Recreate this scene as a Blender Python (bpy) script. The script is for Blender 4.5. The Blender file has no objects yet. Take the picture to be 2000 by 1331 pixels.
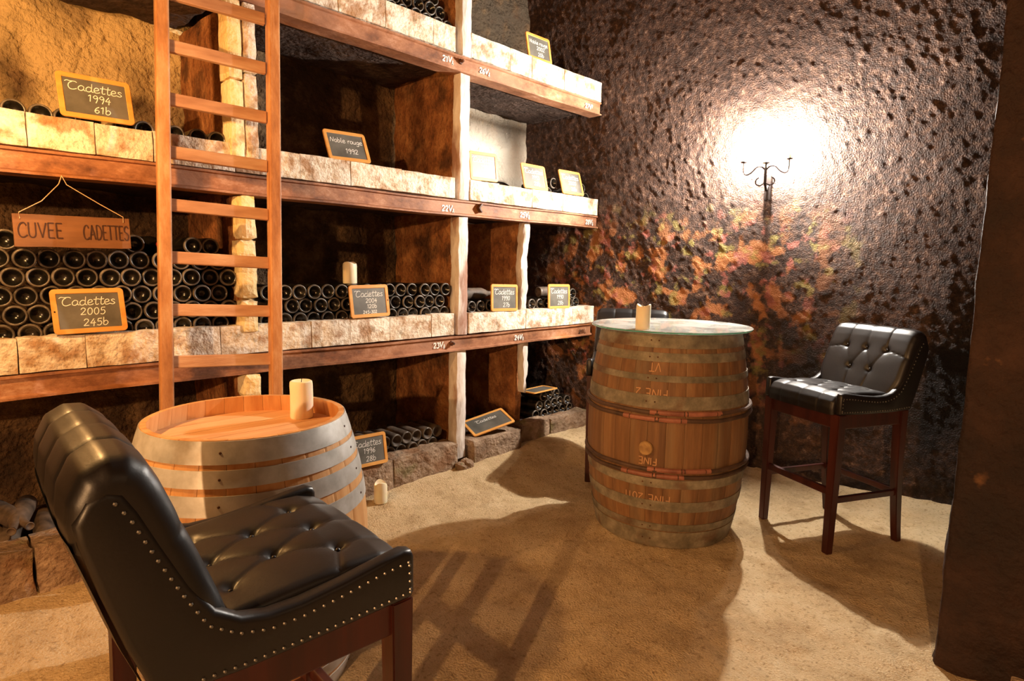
import bpy, bmesh, math, random
import numpy as np
from mathutils import Vector, Matrix
random.seed(7)
C = bpy.context.scene.collection
sc = bpy.context.scene
PI = math.pi

# ------------------------------------------------------------------ camera
cam = bpy.data.cameras.new('camera'); camo = bpy.data.objects.new('camera', cam); C.objects.link(camo)
cam.sensor_width = 36.0; cam.lens = 1178.65 / 2000 * 36.0; cam.clip_start = 0.02
yaw, pitch, roll = .7717, .1221, .0175
fw = Vector((math.cos(yaw)*math.cos(pitch), math.sin(yaw)*math.cos(pitch), -math.sin(pitch)))
rt = fw.cross(Vector((0, 0, 1))).normalized(); up = rt.cross(fw)
r2 = rt*math.cos(roll) + up*math.sin(roll); u2 = up*math.cos(roll) - rt*math.sin(roll)
camo.matrix_world = Matrix(((r2.x, u2.x, -fw.x, 0), (r2.y, u2.y, -fw.y, 0), (r2.z, u2.z, -fw.z, 1.3484), (0, 0, 0, 1)))
sc.camera = camo
# ------------------------------------------------------------------ light
w = bpy.data.worlds.new('world'); sc.world = w; w.use_nodes = True
w.node_tree.nodes['Background'].inputs[0].default_value = (1, .62, .38, 1)
w.node_tree.nodes['Background'].inputs[1].default_value = .012
def point(name, loc, power, col, rad):
    l = bpy.data.lights.new(name, 'POINT'); l.energy = power; l.color = col; l.shadow_soft_size = rad
    o = bpy.data.objects.new(name, l); o.location = loc; C.objects.link(o); return o
point('lamp_at_rack', (.03, 2.12, 1.94), 28, (1, .53, .18), .03)      # warm lamp beyond the left edge of the view
point('lamp_by_entrance', (-3.35, -1.05, 2.02), 225, (1, .56, .25), .035)  # warm lamp behind the viewer
point('lamp_behind_viewer', (1.0, -2.3, 1.95), 5, (1, .66, .36), .05)
BULB = 7000.0
sc.view_settings.view_transform = 'Standard'; sc.view_settings.look = 'None'
sc.view_settings.exposure = 1.5; sc.view_settings.gamma = 1.0; sc.view_settings.use_curve_mapping = False

# ------------------------------------------------------------------ helpers
def lin(h):
    h = h.lstrip('#'); o = []
    for i in (0, 2, 4):
        c = int(h[i:i+2], 16)/255; o.append(c/12.92 if c <= .04045 else ((c+.055)/1.055)**2.4)
    return (*o, 1)
def vnoise(P, seed=0):
    P = np.asarray(P, float); F = np.floor(P).astype(np.int64); f = P-F; f = f*f*(3-2*f)
    def hsh(i, j, k):
        n = (i*374761393 + j*668265263 + k*2147483647 + seed*974711) & 0xffffffff
        n = ((n ^ (n >> 13))*1274126177) & 0xffffffff
        n = ((n ^ (n >> 16))*2246822519) & 0xffffffff
        return ((n ^ (n >> 15)) & 0xffff)/65535.0
    x, y, z = F[..., 0], F[..., 1], F[..., 2]; r = 0
    for a in (0, 1):
        for b in (0, 1):
            for c in (0, 1):
                wt = (f[..., 0] if a else 1-f[..., 0])*(f[..., 1] if b else 1-f[..., 1])*(f[..., 2] if c else 1-f[..., 2])
                r = r + wt*hsh(x+a, y+b, z+c)
    return r*2-1
def fbm(P, seed=0, octs=4, gain=.5):
    P = np.asarray(P, float); r = 0; a = 1
    for o in range(octs):
        r = r + a*vnoise(P*(2**o), seed+o*17); a *= gain
    return r
def obj(name, me, m=None, parent=None, smooth=False, loc=None):
    o = bpy.data.objects.new(name, me); C.objects.link(o)
    if m is not None:
        for k in (m if isinstance(m, (list, tuple)) else [m]): me.materials.append(k)
    if smooth:
        me.polygons.foreach_set('use_smooth', [True]*len(me.polygons))
        if len(me.polygons) < 20000: me.set_sharp_from_angle(angle=.7)
    if parent is not None: o.parent = parent
    if loc is not None: o.location = loc
    return o
def pyme(name, V, F):
    me = bpy.data.meshes.new(name); me.from_pydata([tuple(v) for v in V], [], F); me.update(); return me
def bmme(name, bm):
    bmesh.ops.recalc_face_normals(bm, faces=bm.faces)
    me = bpy.data.meshes.new(name); bm.to_mesh(me); bm.free(); return me
def thing(name, label, cat, loc=(0, 0, 0), rot=0, group=None):
    o = bpy.data.objects.new(name, None); C.objects.link(o); o.empty_display_size = .1
    o.location = loc; o.rotation_euler = (0, 0, rot); o['label'] = label; o['category'] = cat
    if group: o['group'] = group
    return o
def tag(o, label, cat, group=None):
    o['label'] = label; o['category'] = cat
    if group: o['group'] = group
    return o
def dup(o, parent=None):
    c = o.copy(); C.objects.link(c)
    if parent is not None: c.parent = parent
    for ch in o.children: dup(ch, c)
    return c
def grid_mesh(name, fn, nu, nv):
    u = np.linspace(0, 1, nu); v = np.linspace(0, 1, nv); U, Vv = np.meshgrid(u, v)
    P = fn(U, Vv).reshape(-1, 3)
    i = np.arange(nu*nv).reshape(nv, nu)
    q = np.stack([i[:-1, :-1], i[:-1, 1:], i[1:, 1:], i[1:, :-1]], -1).reshape(-1, 4)
    me = bpy.data.meshes.new(name); me.vertices.add(len(P)); me.vertices.foreach_set('co', P.ravel())
    me.loops.add(q.size); me.loops.foreach_set('vertex_index', q.ravel().astype(np.int32))
    me.polygons.add(len(q)); me.polygons.foreach_set('loop_start', np.arange(0, q.size, 4, dtype=np.int32))
    me.update(calc_edges=True); me.validate(); return me
def lattice_box(lo, hi, step, nmin=1):
    n = [max(nmin, int(round((hi[a]-lo[a])/step))) for a in range(3)]
    idx = {}; V = []; F = []
    def vi(i, j, k):
        if (i, j, k) not in idx:
            idx[(i, j, k)] = len(V)
            V.append([lo[a]+(hi[a]-lo[a])*t/n[a] for a, t in enumerate((i, j, k))])
        return idx[(i, j, k)]
    for a in range(3):
        b, c = (a+1) % 3, (a+2) % 3
        for s in (0, n[a]):
            for p in range(n[b]):
                for q in range(n[c]):
                    def g(pp, qq):
                        t = [0, 0, 0]; t[a] = s; t[b] = pp; t[c] = qq; return vi(*t)
                    f = [g(p, q), g(p+1, q), g(p+1, q+1), g(p, q+1)]
                    F.append(f if s else f[::-1])
    return np.array(V), F
def rough_box(name, lo, hi, m, parent=None, step=.05, amp=.006, freq=14, seed=0, rnd=.006, smooth=False, warp=None, nmin=1):
    V, F = lattice_box(lo, hi, step, nmin)
    lo = np.array(lo); hi = np.array(hi); ce = (lo+hi)/2; hs = (hi-lo)/2
    # round the edges a little: pull vertices that sit on two or more faces inwards
    on = (np.abs(np.abs(V-ce)-hs) < 1e-6).sum(1)
    d = np.sign(V-ce)*(np.abs(np.abs(V-ce)-hs) < 1e-6)
    V = V - d*(rnd*(on >= 2))[:, None]
    N = np.stack([fbm(V*freq+31*k, seed+k*5, 3) for k in range(3)], -1)
    V = V + N*amp
    if warp: V = warp(V)
    o = obj(name, pyme(name, V, F), m, parent, smooth); return o
def bev_box(bm, lo, hi, bev=.003, seg=2, mat=None):
    r = bmesh.ops.create_cube(bm, size=1); vs = r['verts']
    for v in vs: v.co = Vector([lo[a]+(hi[a]-lo[a])*(v.co[a]+.5) for a in range(3)])
    es = list({e for v in vs for e in v.link_edges})
    if bev: r2_ = bmesh.ops.bevel(bm, geom=es, offset=bev, segments=seg, affect='EDGES', profile=.5); vs = list({v for v in r2_['verts']} | {v for v in vs if v.is_valid})
    if mat is not None: bmesh.ops.transform(bm, matrix=mat, verts=vs)
def tube(bm, pts, rad, n=8, closed=False):
    pts = [Vector(p) for p in pts]; rs = rad if isinstance(rad, (list, tuple)) else [rad]*len(pts)
    rings = []; L = len(pts)
    for i, p in enumerate(pts):
        a = pts[i-1] if (i or closed) else p; b = pts[(i+1) % L] if (i < L-1 or closed) else p
        t = (b-a).normalized(); ref = Vector((0, 0, 1)) if abs(t.z) < .95 else Vector((1, 0, 0))
        x = t.cross(ref).normalized(); y = t.cross(x)
        rings.append([bm.verts.new(p+(x*math.cos(2*PI*k/n)+y*math.sin(2*PI*k/n))*rs[i]) for k in range(n)])
    for i in range(L if closed else L-1):
        A, B = rings[i], rings[(i+1) % L]
        for k in range(n): bm.faces.new((A[k], A[(k+1) % n], B[(k+1) % n], B[k]))
    if not closed: bm.faces.new(rings[0][::-1]); bm.faces.new(rings[-1])
def lathe(prof, n=24, cap0=True, cap1=True, mats=None):
    V = []; F = []; MI = []
    for r, z in prof:
        for k in range(n): V.append((r*math.cos(2*PI*k/n), r*math.sin(2*PI*k/n), z))
    for i in range(len(prof)-1):
        for k in range(n):
            F.append((i*n+k, i*n+(k+1) % n, (i+1)*n+(k+1) % n, (i+1)*n+k)); MI.append(mats[i] if mats else 0)
    if cap0: F.append(tuple(range(n))[::-1]); MI.append(mats[0] if mats else 0)
    if cap1: F.append(tuple((len(prof)-1)*n+k for k in range(n))); MI.append(mats[-1] if mats else 0)
    return V, F, MI
# ---- materials
def M(name, ramp, scale=6, detail=6, nrough=.6, rough=.7, metal=0., bump=.3, bscale=40, stretch=(1, 1, 1), spots=None, rrange=.12, bdist=.01, spec=.5, coord='Object', rnd=True, tone=.12):
    m = bpy.data.materials.new(name); m.use_nodes = True; nt = m.node_tree; N = nt.nodes; L = nt.links
    b = N['Principled BSDF']
    tc = N.new('ShaderNodeTexCoord'); mp = N.new('ShaderNodeMapping'); mp.inputs['Scale'].default_value = stretch
    vec = tc.outputs[coord]
    if rnd:
        oi = N.new('ShaderNodeObjectInfo'); mu = N.new('ShaderNodeMath'); mu.operation = 'MULTIPLY'; mu.inputs[1].default_value = 37.
        L.new(oi.outputs['Random'], mu.inputs[0]); L.new(mu.outputs[0], mp.inputs['Location'])
    L.new(vec, mp.inputs['Vector'])
    n1 = N.new('ShaderNodeTexNoise'); n1.inputs['Scale'].default_value = scale; n1.inputs['Detail'].default_value = detail; n1.inputs['Roughness'].default_value = nrough
    L.new(mp.outputs[0], n1.inputs['Vector'])
    cr = N.new('ShaderNodeValToRGB'); e = cr.color_ramp.elements
    while len(e) < len(ramp): e.new(.5)
    for i, (p, h) in enumerate(ramp): e[i].position = p; e[i].color = lin(h)
    L.new(n1.outputs['Fac'], cr.inputs[0]); col = cr.outputs[0]
    for sp in (spots or []):
        h, ssc, lo, hi, amt = sp[:5]
        n2 = N.new('ShaderNodeTexNoise'); n2.inputs['Scale'].default_value = ssc; n2.inputs['Detail'].default_value = 5
        mp2 = N.new('ShaderNodeVectorMath'); mp2.operation = 'ADD'; mp2.inputs[1].default_value = (ssc, 3.7*amt, 11)
        L.new(mp.outputs[0], mp2.inputs[0]); L.new(mp2.outputs[0], n2.inputs['Vector'])
        mr = N.new('ShaderNodeMapRange'); mr.inputs['From Min'].default_value = lo; mr.inputs['From Max'].default_value = hi; mr.inputs['To Max'].default_value = amt
        L.new(n2.outputs['Fac'], mr.inputs[0])
        fac = mr.outputs[0]
        if len(sp) > 5:   # keep the patches inside a region given in world metres (axis, lo, hi, soft)
            for ax, a0, a1, soft in sp[5]:
                sx = N.new('ShaderNodeSeparateXYZ'); L.new(tc.outputs['Object'], sx.inputs[0])
                for v0, v1 in ((a0-soft, a0+soft), (a1+soft, a1-soft)):
                    q = N.new('ShaderNodeMapRange'); q.inputs['From Min'].default_value = v0; q.inputs['From Max'].default_value = v1
                    L.new(sx.outputs[ax], q.inputs[0]); mm = N.new('ShaderNodeMath'); mm.operation = 'MULTIPLY'
                    L.new(fac, mm.inputs[0]); L.new(q.outputs[0], mm.inputs[1]); fac = mm.outputs[0]
        mx = N.new('ShaderNodeMix'); mx.data_type = 'RGBA'; L.new(fac, mx.inputs['Factor']); L.new(col, mx.inputs['A']); mx.inputs['B'].default_value = lin(h)
        col = mx.outputs['Result']
    if rnd and tone:
        hs = N.new('ShaderNodeHueSaturation'); mr = N.new('ShaderNodeMapRange'); mr.inputs['To Min'].default_value = 1-tone; mr.inputs['To Max'].default_value = 1+tone
        L.new(oi.outputs['Random'], mr.inputs[0]); L.new(mr.outputs[0], hs.inputs['Value']); L.new(col, hs.inputs['Color']); col = hs.outputs[0]
    L.new(col, b.inputs['Base Color'])
    mr = N.new('ShaderNodeMapRange'); mr.inputs['To Min'].default_value = rough-rrange; mr.inputs['To Max'].default_value = rough+rrange
    L.new(n1.outputs['Fac'], mr.inputs[0]); L.new(mr.outputs[0], b.inputs['Roughness'])
    b.inputs['Metallic'].default_value = metal; b.inputs['Specular IOR Level'].default_value = spec
    if bump:
        n3 = N.new('ShaderNodeTexNoise'); n3.inputs['Scale'].default_value = bscale; n3.inputs['Detail'].default_value = 5
        L.new(mp.outputs[0], n3.inputs['Vector']); bp = N.new('ShaderNodeBump'); bp.inputs['Strength'].default_value = bump; bp.inputs['Distance'].default_value = bdist
        L.new(n3.outputs['Fac'], bp.inputs['Height']); L.new(bp.outputs[0], b.inputs['Normal'])
    return m
def flat(name, h, rough=.6, metal=0., spec=.5):
    m = bpy.data.materials.new(name); m.use_nodes = True; b = m.node_tree.nodes['Principled BSDF']
    b.inputs['Base Color'].default_value = lin(h); b.inputs['Roughness'].default_value = rough; b.inputs['Metallic'].default_value = metal
    b.inputs['Specular IOR Level'].default_value = spec; return m

m_floor = M('sandy_earth', [(.25, '#a68c68'), (.5, '#cfb48b'), (.75, '#e2cda8')], 3.5, 10, .7, .95, bump=.8, bscale=130, bdist=.015, spots=[('#8a6c46', 60, .55, .70, .6), ('#e8d6b4', 90, .60, .70, .5), ('#8d7048', 6, .56, .7, .4)], rnd=False, spec=.2)
m_wall = M('mouldy_shaded_plaster', [(.32, '#1f130e'), (.47, '#36241b'), (.58, '#523a2d'), (.68, '#866c5b'), (.78, '#c4ae9a')], 26, 10, .75, .68, bump=.8, bscale=120, bdist=.012, rnd=False, spec=.35,
           spots=[('#b87848', 7.5, .525, .595, .9, [(1, 1.35, 3.2, .25), (2, .35, 1.62, .18)]), ('#988a4a', 9, .575, .65, .7, [(1, 1.2, 3.2, .2), (2, .5, 1.7, .15)]), ('#ad665a', 10, .57, .64, .7, [(1, 1.3, 3.2, .2), (2, .5, 1.7, .15)]), ('#140c0b', 2.2, .42, .58, .9, [(1, -1, 1.65, .3), (2, -.2, 1.15, .25)])])  # last spot: shade low behind the stool, painted near-black into the colour
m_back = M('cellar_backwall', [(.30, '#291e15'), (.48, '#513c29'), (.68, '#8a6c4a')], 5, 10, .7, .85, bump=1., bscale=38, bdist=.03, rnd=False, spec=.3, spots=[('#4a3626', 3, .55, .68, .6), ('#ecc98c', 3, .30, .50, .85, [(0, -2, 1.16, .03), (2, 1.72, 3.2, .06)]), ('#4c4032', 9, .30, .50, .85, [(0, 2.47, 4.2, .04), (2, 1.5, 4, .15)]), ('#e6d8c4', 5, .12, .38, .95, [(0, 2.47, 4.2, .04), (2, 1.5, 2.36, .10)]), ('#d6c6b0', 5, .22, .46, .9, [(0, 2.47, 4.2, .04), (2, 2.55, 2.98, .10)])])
m_part = M('partition_stone', [(.28, '#56341d'), (.47, '#8a5630'), (.68, '#b98250')], 8, 10, .75, .85, bump=1., bscale=32, bdist=.025, spots=[('#3a2518', 5, .53, .64, .7)], spec=.3)
m_stone = M('limewashed_stone', [(.28, '#7d5c40'), (.41, '#c4a98a'), (.52, '#e6d9c6'), (.68, '#f8f2e8')], 12, 10, .8, .85, bump=.8, bscale=60, bdist=.012, spots=[('#9a6632', 11, .52, .64, .7), ('#6f5a3a', 15, .60, .70, .5)], spec=.25, tone=.08)
m_sill = M('grubby_sill_stone', [(.27, '#57432f'), (.48, '#8f7660'), (.70, '#c2a98e')], 8, 10, .75, .9, bump=1., bscale=40, bdist=.02, spots=[('#6b6a3a', 7, .58, .68, .5), ('#8a5a34', 5, .55, .65, .5)], spec=.25)
m_ystone = M('yellow_stone', [(.25, '#cfa664'), (.45, '#f2d69c'), (.7, '#fbeccb')], 7, 9, .7, .85, bump=.8, bscale=45, bdist=.012, spots=[('#8a5a26', 12, .6, .7, .6)], spec=.25)
m_slab = M('shelf_slab', [(.3, '#271c16'), (.6, '#55433a')], 9, 9, .7, .9, bump=1., bscale=30, bdist=.02, spec=.2)
m_beam = M('rusty_iron', [(.30, '#4a2814'), (.44, '#7d4e30'), (.56, '#a06c4a'), (.70, '#c69c80')], 9, 11, .75, .66, bump=.4, bscale=60, bdist=.006, stretch=(.6, 1, 1), spots=[('#b07f62', 3, .52, .68, .6), ('#c47a2c', 2.2, .58, .7, .6)], rnd=False, spec=.45)
m_post = M('limewashed_post', [(.26, '#8a6a54'), (.40, '#cbb9aa'), (.54, '#e6dcd2'), (.72, '#f5f0ea')], 8, 9, .7, .8, bump=.6, bscale=50, bdist=.01, stretch=(1, 1, .35), spots=[('#8a4f2a', 6, .58, .68, .8)], spec=.3)
m_ladder = M('ladder_wood', [(.28, '#8a5430'), (.5, '#b98050'), (.72, '#d8ac80')], 7, 9, .7, .55, bump=.3, bscale=60, bdist=.004, stretch=(2, 2, .5), spec=.4)
m_rung = M('rung_wood', [(.25, '#94664a'), (.5, '#b98a68'), (.75, '#d2ac8c')], 6, 8, .6, .6, bump=.25, bscale=60, bdist=.004, stretch=(.3, 3, 3), spec=.4)
m_oak = M('new_oak', [(.25, '#b5713a'), (.5, '#d39a5f'), (.75, '#e3b27c')], 6, 8, .6, .55, bump=.15, bscale=60, bdist=.003, stretch=(3, 3, .25), spots=[('#9a5a2c', 9, .68, .76, .5)], spec=.4, tone=.05)
m_oakh = M('new_oak_head', [(.25, '#c88a58'), (.5, '#dca878'), (.75, '#e9be92')], 6, 8, .6, .6, bump=.15, bscale=60, bdist=.003, stretch=(.3, 3, 3), spots=[('#8a5a34', 14, .74, .78, .7)], spec=.35, tone=.03)
m_oldoak = M('aged_oak', [(.25, '#5c4129'), (.5, '#85603f'), (.75, '#a07c54')], 5, 9, .65, .6, bump=.3, bscale=50, bdist=.004, stretch=(3, 3, .2), spots=[('#50382a', 5, .55, .7, .6), ('#7a6f58', 3, .52, .68, .5)], spec=.35)
m_galv = M('galvanised_hoop', [(.3, '#aeaba3'), (.5, '#c8c5be'), (.7, '#dcdad6')], 14, 6, .6, .42, metal=.3, bump=.1, bscale=80, bdist=.002, rrange=.08, spots=[('#8a6f42', 5, .62, .7, .4)])
m_rhoop = M('dull_iron_hoop', [(.3, '#5c5444'), (.5, '#857b66'), (.7, '#aea28a')], 10, 8, .7, .7, metal=.15, bump=.3, bscale=60, bdist=.003, spots=[('#6a3f22', 6, .55, .66, .6)])
m_willow = M('willow_hoop', [(.3, '#3a2a20'), (.6, '#5c4434')], 12, 6, .6, .7, bump=.4, bscale=50, bdist=.004)
m_bind = M('red_willow_binding', [(.3, '#7d4838'), (.6, '#a86c56')], 12, 5, .6, .6, bump=.3, bscale=80, bdist=.003)
m_bung = M('bung_wood', [(.3, '#7d5a34'), (.6, '#b08c58')], 20, 5, .6, .7, bump=.3, bscale=60, bdist=.003)
m_leather = M('black_leather', [(.3, '#0e0b0a'), (.7, '#181211')], 9, 6, .6, .42, bump=.10, bscale=180, bdist=.002, spec=.6, rrange=.07, tone=0)
m_mahog = M('mahogany_legs', [(.3, '#2a0f0a'), (.6, '#451a10')], 6, 6, .6, .4, bump=.1, bscale=60, bdist=.003, stretch=(3, 3, .3), spec=.5)
m_nail = flat('nail_steel', '#8f8b84', .42, 1.)
m_glassb = M('bottle_glass', [(.35, '#0b0b09'), (.7, '#1c1813')], 9, 7, .6, .24, bump=.05, bscale=90, bdist=.002, spots=[('#5a4c3c', 16, .55, .75, .35)], spec=.6, rrange=.14)
m_rim = M('dusty_bottle_rim', [(.3, '#2d261f'), (.6, '#6d6256'), (.8, '#9a9084')], 22, 6, .6, .35, bump=.1, bscale=90, bdist=.002, spec=.6)
m_dusty = M('dusty_bottle', [(.3, '#2b221b'), (.7, '#6f5c4c')], 14, 6, .6, .7, bump=.2, bscale=60, bdist=.003)
m_frame = M('slate_frame_wood', [(.3, '#d08a3a'), (.7, '#e8ab5c')], 6, 5, .6, .5, bump=.1, bscale=60, bdist=.002, stretch=(.6, 3, 3), spec=.4, tone=.06)
m_slate = M('slate', [(.3, '#524e46'), (.7, '#746f66')], 8, 6, .6, .45, bump=.1, bscale=80, bdist=.002, spots=[('#8d887c', 6, .55, .7, .3)], tone=.05)
m_chalk = flat('chalk', '#f3efe4', .9)
m_paint = flat('white_paint', '#f4efe2', .6)
m_bchalk = flat('chalk_on_barrel', '#c99a70', .9)
m_carve = flat('carved_dark', '#3a1c0c', .8)
m_sign = M('sign_wood', [(.3, '#5e3a1e'), (.7, '#83552f')], 6, 7, .6, .6, bump=.2, bscale=60, bdist=.003, stretch=(.4, 2, 3))
m_wax = M('candle_wax', [(.3, '#f2e0b8'), (.7, '#faeed2')], 8, 3, .5, .5, bump=.05, bscale=40)
for mm in (m_wax,):
    bb = mm.node_tree.nodes['Principled BSDF']; bb.inputs['Subsurface Weight'].default_value = .35; bb.inputs['Subsurface Radius'].default_value = (.02, .012, .005)
m_wick = flat('wick', '#1c1410', .9)
m_iron = flat('black_iron', '#241c1a', .5, .6)
m_string = flat('string', '#c9a47c', .8)
m_red = flat('red_capsule', '#a81c1c', .4)
m_bolt = M('rusty_bolt', [(.3, '#2a1509'), (.7, '#6a3a16')], 20, 5, .6, .6, bump=.3, bscale=60)
m_pillar = M('stained_pillar', [(.25, '#1a0f0b'), (.5, '#301d14'), (.75, '#4a3226')], 4, 10, .7, .75, bump=.8, bscale=35, bdist=.02, rnd=False, spots=[('#a8764a', 6, .62, .7, .6), ('#150d0c', 2, .5, .65, .7)], spec=.35)
m_glass = bpy.data.materials.new('tabletop_glass'); m_glass.use_nodes = True
_b = m_glass.node_tree.nodes['Principled BSDF']; _b.inputs['Base Color'].default_value = (.93, .98, .95, 1); _b.inputs['Roughness'].default_value = .03
_b.inputs['Transmission Weight'].default_value = 1.; _b.inputs['IOR'].default_value = 1.45
_n = m_glass.node_tree; _d = _n.nodes.new('ShaderNodeBsdfDiffuse'); _d.inputs[0].default_value = (.78, .78, .72, 1); _mx = _n.nodes.new('ShaderNodeMixShader')
_t = _n.nodes.new('ShaderNodeTexNoise'); _t.inputs['Scale'].default_value = 5; _t.inputs['Detail'].default_value = 8; _r = _n.nodes.new('ShaderNodeMapRange'); _r.inputs['From Min'].default_value = .3; _r.inputs['From Max'].default_value = .7; _r.inputs['To Min'].default_value = .12; _r.inputs['To Max'].default_value = .5
_c = _n.nodes.new('ShaderNodeTexCoord'); _n.links.new(_c.outputs['Object'], _t.inputs['Vector']); _n.links.new(_t.outputs['Fac'], _r.inputs[0]); _n.links.new(_r.outputs[0], _mx.inputs[0])   # a film of dust on the glass
_n.links.new(_b.outputs[0], _mx.inputs[1]); _n.links.new(_d.outputs[0], _mx.inputs[2]); _n.links.new(_mx.outputs[0], _n.nodes['Material Output'].inputs[0])
m_gedge = bpy.data.materials.new('green_glass_edge'); m_gedge.use_nodes = True
_b = m_gedge.node_tree.nodes['Principled BSDF']; _b.inputs['Base Color'].default_value = lin('#3f9a74'); _b.inputs['Roughness'].default_value = .15
_b.inputs['Transmission Weight'].default_value = .5
m_bulb = bpy.data.materials.new('lit_bulb'); m_bulb.use_nodes = True
_b = m_bulb.node_tree.nodes['Principled BSDF']; _b.inputs['Emission Color'].default_value = (1, .93, .83, 1); _b.inputs['Emission Strength'].default_value = BULB

m_bulb2 = m_bulb.copy(); m_bulb2.name = 'dim_bulb'; m_bulb2.node_tree.nodes['Principled BSDF'].inputs['Emission Strength'].default_value = BULB*.08
# ------------------------------------------------------------------ stroke lettering
def circ_(cx, cy, rx, ry, n=12, a0=90, a1=450): return [(cx+rx*math.cos(math.radians(a0+(a1-a0)*k/n)), cy+ry*math.sin(math.radians(a0+(a1-a0)*k/n))) for k in range(n+1)]
G = {
 'C': (.85, [[(.8, .78), (.62, .97), (.32, .88), (.13, .5), (.22, .12), (.5, 0), (.85, .16)]]),
 '@': (.95, [[(-.25, .85), (-.05, 1.0), (.25, .95), (.7, .98), (.9, .85)], [(.45, .92), (.18, .7), (.1, .35), (.25, .05), (.55, 0), (.9, .15)]]),
 'a': (.72, [[(.58, .5), (.35, .6), (.1, .4), (.1, .1), (.35, 0), (.57, .2), (.6, .52), (.6, .12), (.78, .02)]]),
 'd': (.74, [[(.56, .48), (.32, .58), (.08, .36), (.12, .05), (.38, 0), (.58, .25), (.62, 1), (.6, .12), (.8, .02)]]),
 'e': (.6, [[(.03, .22), (.5, .36), (.45, .58), (.22, .58), (.07, .3), (.17, .03), (.4, 0), (.66, .12)]]),
 't': (.5, [[(.3, .95), (.24, .15), (.38, 0), (.55, .1)], [(.02, .62), (.55, .68)]]),
 's': (.55, [[(.5, .5), (.3, .6), (.14, .46), (.34, .3), (.5, .13), (.3, 0), (.04, .08)]]),
 'o': (.6, [circ_(.3, .29, .24, .3)]), 'l': (.4, [[(.2, 1), (.17, .12), (.36, 0)]]),
 'b': (.62, [[(.1, 1), (.1, .05), (.11, .35), (.36, .56), (.58, .3), (.36, 0), (.1, .05)]]),
 'r': (.52, [[(.08, .58), (.12, 0), (.13, .35), (.3, .58), (.5, .52)]]),
 'u': (.7, [[(.08, .58), (.08, .12), (.3, 0), (.5, .15), (.55, .58), (.56, .1), (.72, .02)]]),
 'g': (.66, [[(.55, .5), (.3, .58), (.08, .34), (.3, .04), (.55, .25), (.56, .55), (.52, -.22), (.25, -.4), (.03, -.25)]]),
 'N': (.85, [[(.05, 0), (.12, .95)], [(.12, .95), (.62, .05)], [(.62, .05), (.75, 1)]]),
 'V': (.75, [[(.05, 1), (.35, 0)], [(.35, 0), (.7, 1)]]), 'F': (.65, [[(.1, 0), (.1, 1)], [(.1, 1), (.6, 1)], [(.1, .55), (.5, .55)]]),
 'I': (.3, [[(.15, 0), (.15, 1)]]), 'E': (.65, [[(.1, 0), (.1, 1)], [(.1, 1), (.6, 1)], [(.1, .52), (.5, .52)], [(.1, 0), (.6, 0)]]),
 'U': (.8, [[(.1, 1), (.1, .25), (.25, .03), (.5, .03), (.65, .25), (.65, 1)]]), 'A': (.8, [[(.03, 0), (.36, 1)], [(.36, 1), (.7, 0)], [(.15, .35), (.58, .35)]]),
 'D': (.8, [[(.1, 0), (.1, 1)], [(.1, 1), (.45, .95), (.68, .65), (.66, .3), (.42, .03), (.1, 0)]]), 'T': (.7, [[(.35, 0), (.35, 1)], [(.02, 1), (.68, 1)]]),
 'S': (.7, [[(.62, .85), (.4, 1), (.13, .88), (.14, .62), (.45, .48), (.62, .28), (.5, .04), (.25, 0), (.05, .15)]]),
 '0': (.66, [circ_(.32, .42, .24, .42)]), '1': (.45, [[(.05, .68), (.28, .86)], [(.28, .86), (.25, 0)]]),
 '2': (.66, [[(.06, .65), (.2, .84), (.45, .8), (.5, .58), (.28, .28), (.05, .02)], [(.05, .02), (.6, .05)]]),
 '3': (.62, [[(.08, .78), (.3, .86), (.5, .68), (.25, .46)], [(.25, .46), (.52, .38), (.52, .1), (.25, 0), (.04, .1)]]),
 '4': (.66, [[(.4, .86), (.05, .3)], [(.05, .3), (.6, .34)], [(.45, .6), (.4, -.1)]]),
 '5': (.62, [[(.55, .86), (.18, .84)], [(.18, .84), (.14, .5), (.42, .52), (.54, .25), (.35, 0), (.06, .06)]]),
 '6': (.62, [[(.5, .82), (.22, .6), (.08, .25), (.28, 0), (.52, .2), (.36, .42), (.1, .25)]]),
 '7': (.6, [[(.05, .84), (.55, .84)], [(.55, .84), (.2, 0)]]),
 '8': (.62, [[(.3, .45), (.5, .65), (.32, .86), (.1, .66), (.3, .45), (.54, .2), (.3, 0), (.06, .2), (.3, .45)]]),
 '9': (.62, [[(.52, .62), (.3, .44), (.08, .62), (.3, .86), (.52, .66), (.5, .3), (.36, -.1)]]),
 'v': (.4, [[(.2, .5), (.2, -.2)], [(.04, .05), (.2, -.22)], [(.2, -.22), (.36, .05)]]),
 '^': (.4, [[(.2, .3), (.2, 1)], [(.04, .72), (.2, 1)], [(.2, 1), (.36, .72)]]),
 '~': (1.2, [[(.05, .3), (.3, .62), (.4, .1), (.6, .6), (.7, .1), (.9, .58), (1.05, .2)]]), ' ': (.45, []), '-': (.5, [[(.08, .35), (.42, .35)]]),
}
def smooth_line(p, sub=4):
    if len(p) < 3: return p
    out = []
    for i in range(len(p)-1):
        p0 = p[max(i-1, 0)]; p1 = p[i]; p2 = p[i+1]; p3 = p[min(i+2, len(p)-1)]
        for k in range(sub):
            t = k/sub
            out.append(tuple(.5*((2*p1[a])+(-p0[a]+p2[a])*t+(2*p0[a]-5*p1[a]+4*p2[a]-p3[a])*t*t+(-p0[a]+3*p1[a]-3*p2[a]+p3[a])*t**3) for a in (0, 1)))
    out.append(p[-1]); return out
def letters(text):
    x = 0; S = []
    for ch in text:
        wd, st = G[ch]
        for s in st: S.append([(x+a, b) for a, b in smooth_line(s)])
        x += wd*.98+.04
    return S, x
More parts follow.
